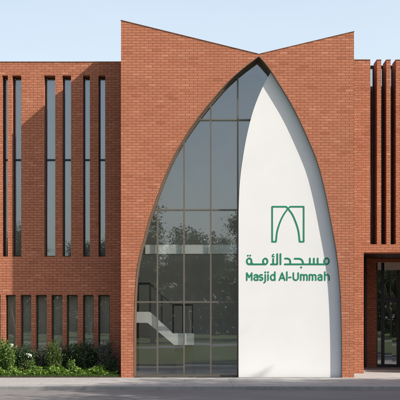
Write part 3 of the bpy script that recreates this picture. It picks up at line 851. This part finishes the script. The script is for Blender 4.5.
# far-off wood closing the view behind the park
rng = np.random.default_rng(5)
n = 70000
wx = rng.uniform(-75, 75, n); wy = -92 + rng.normal(0, 2.2, n)
top = 6.6 + 1.1*np.sin(wx*.31) + 0.9*np.sin(wx*.83+1) + .6*np.sin(wx*1.9+2)
wz = top * (1 - (1 - rng.uniform(0, 1, n)) ** 1.6 * 1.0)
wz = np.where(rng.uniform(0, 1, n) < .5, wz, top*rng.uniform(0, 1, n))
me = leaves_mesh('wood', np.stack([wx, wy, wz], 1), .62, rng, .2, .8)
o = link('wood', me, M['leaf_tree']); tag(o, 'dense low wood closing off the park, mirrored darkly in the glass', 'wood', kind='stuff')

# --- shrubs of the planting bed
def shrub(x, y, w, h, kind, label, group, seed, n=900, leaf=0.07):
    rnd = random.Random(seed); rng = np.random.default_rng(seed)
    n = int(n*1.6)
    t = empty('shrub', (x, y, 0.03)); tag(t, label, 'shrub', group)
    bm = bmesh.new(); P = []
    ns = 11
    for k in range(ns):
        a = rnd.uniform(0, 2*math.pi); r = rnd.uniform(.25, 1) * w/2
        hh = h * rnd.uniform(.6, 1.0) * (1 - .25*(r/(w/2))**2)
        e = Vector((math.cos(a)*r, math.sin(a)*r*0.8, hh))
        if kind == 'upright': e.x *= .75; e.y *= .75
        m = Vector((e.x*.35, e.y*.35, hh*.5)) + Vector((rnd.gauss(0,.03), rnd.gauss(0,.03), 0))
        pts = catmull([(e.x*.1, e.y*.1, -.03), tuple(m), tuple(e)], 4)
        tube_into(bm, pts, [0.011*(1-.7*i/len(pts)) for i in range(len(pts))], 5, False)
        for q in range(n // ns):
            s = rnd.uniform(.18, 1) ** .8
            i = min(len(pts)-2, int(s*(len(pts)-1))); f = s*(len(pts)-1)-i
            p = Vector(pts[i]).lerp(Vector(pts[i+1]), f)
            sp = .075 if kind == 'upright' else .12 * (w/0.8)
            P.append((p.x+rnd.gauss(0, sp), p.y+rnd.gauss(0, sp), max(.02, p.z+rnd.gauss(0, .06))))
    from_bm('stem', bm, M['stem'], t)
    mk = {'light': 'leaf_light', 'dark': 'leaf_dark', 'upright': 'leaf_olive', 'grey': 'leaf_grey', 'flower': 'leaf_light'}[kind]
    asp = {'light': .62, 'dark': .55, 'upright': .3, 'grey': .22, 'flower': .5}[kind]
    me = leaves_mesh('foliage', np.array(P), leaf, rng, 0.1 if kind != 'grey' else -.3, asp)
    link('foliage', me, M[mk], t)
    if kind == 'flower':
        for k in range(5):
            C = []
            a = rnd.uniform(0, 6.28); r = rnd.uniform(.1, .5)*w
            c = np.array((math.cos(a)*r, math.sin(a)*r*.6, h*rnd.uniform(.85, 1.1)))
            for q in range(9): C.append(c + rng.normal(size=3)*.006)
            me = leaves_mesh('flower', np.array(C), .036, rng, .3, .8)
            link('flower', me, M['flower'], t)
    return t
def sh(px, Y, wpx, ytop, kind, label, seed, n=900, leaf=.07, group=None):
    d = CAM_D + Y
    h = WZ(ytop, Y) - 0.03
    return shrub(WX(px, Y), Y, wpx*d/FPX, h, kind, label, group, seed, n, leaf)
G = 'shrubs in the bed before the left wing'
sh(-22, .8, 26, 340, 'light', 'bright green shrub just beyond the left edge of the photo', 1, 1000, .075)
sh(2, .75, 20, 334, 'light', 'bright green leafy shrub at the far left of the bed', 2, 1500, .075)
sh(19, .95, 15, 342, 'dark', 'dark green shrub behind the low white flowers, second from the left', 3, 1000, .06)
sh(10, .55, 12, 344, 'flower', 'green shrub with white blossoms standing taller than the other flowering one', 4, 650, .06)
sh(33, 1.0, 17, 346, 'dark', 'low dark shrub behind the white flowering plant', 5, 900, .06)
sh(30, .5, 9, 356, 'flower', 'small low plant with white flowers at the front of the bed', 6, 350, .05)
sh(44, 1.0, 13, 343, 'grey', 'wispy grey green plant between the flowers and the upright shrub', 7, 700, .09)
sh(54.5, .7, 13, 336, 'upright', 'upright olive green shrub, tallest in the middle of the bed', 8, 1700, .085)
sh(65, .95, 15, 344, 'dark', 'rounded dark shrub just right of the upright olive shrub', 9, 1100, .06)
sh(80, .9, 22, 339, 'dark', 'broad dark green shrub, widest in the bed', 10, 2000, .06)
sh(94, 1.0, 18, 341, 'dark', 'dark shrub under the window nearest the arch wall', 11, 1300, .06)
sh(106, .9, 18, 340, 'grey', 'wispy grey and mauve plant nearest the arch wall', 12, 1500, .09)
sh(113, .5, 10, 358, 'dark', 'small dark plant tucked against the arch wall corner', 13, 700, .055)
sh(71, .5, 8, 360, 'light', 'small light green plant in front of the broad dark shrub', 14, 450, .06)

# ground cover, a low mass of leaves
rng = np.random.default_rng(77)
n = 15000
gx = rng.uniform(WX(-60, .5), WX(117, .5), n); gy = rng.uniform(0.12, 0.95, n)
hm = 0.16 + 0.09*np.sin(gx*3.1+1)*np.sin(gx*7.3) + 0.05*np.sin(gx*17+gy*9)
hm *= np.clip((gy-0.02)/0.25, .35, 1) * np.where(gx > WX(104, .4), .6, 1)
gz = .03 + hm*np.sqrt(rng.uniform(0, 1, n)) + 0.02
me = leaves_mesh('ground_cover', np.stack([gx, gy, gz], 1), .062, rng, .45, .75)
o = link('ground_cover', me, M['leaf_cover']); tag(o, 'low bright green leafy ground cover along the front of the bed', 'ground cover', kind='stuff')
# grass edging
n = 9000
gx = rng.uniform(WX(-60, 0), WX(120.3, 0), n); gy = rng.uniform(0.01, 0.22, n)
hh = rng.uniform(.03, .075, n)
C = np.stack([gx, gy, np.full(n, .028)], 1)
ln = np.stack([rng.normal(0, .3, n), rng.normal(0, .3, n), np.ones(n)], 1)*hh[:, None]
wd = rng.normal(size=(n, 3)); wd[:, 2] = 0; wd /= np.linalg.norm(wd, axis=1)[:, None]; wd *= .006
V = np.stack([C-wd, C+wd, C+ln], 1).reshape(-1, 3)
me = bpy.data.meshes.new('grass'); me.from_pydata(V.tolist(), [], np.arange(n*3).reshape(-1, 3).tolist())
a = me.attributes.new('rnd', 'FLOAT', 'POINT'); a.data.foreach_set('value', np.repeat(rng.uniform(0, 1, n), 3))
o = link('grass', me, M['grass']); tag(o, 'narrow strip of short grass edging the planting bed', 'grass', kind='stuff')
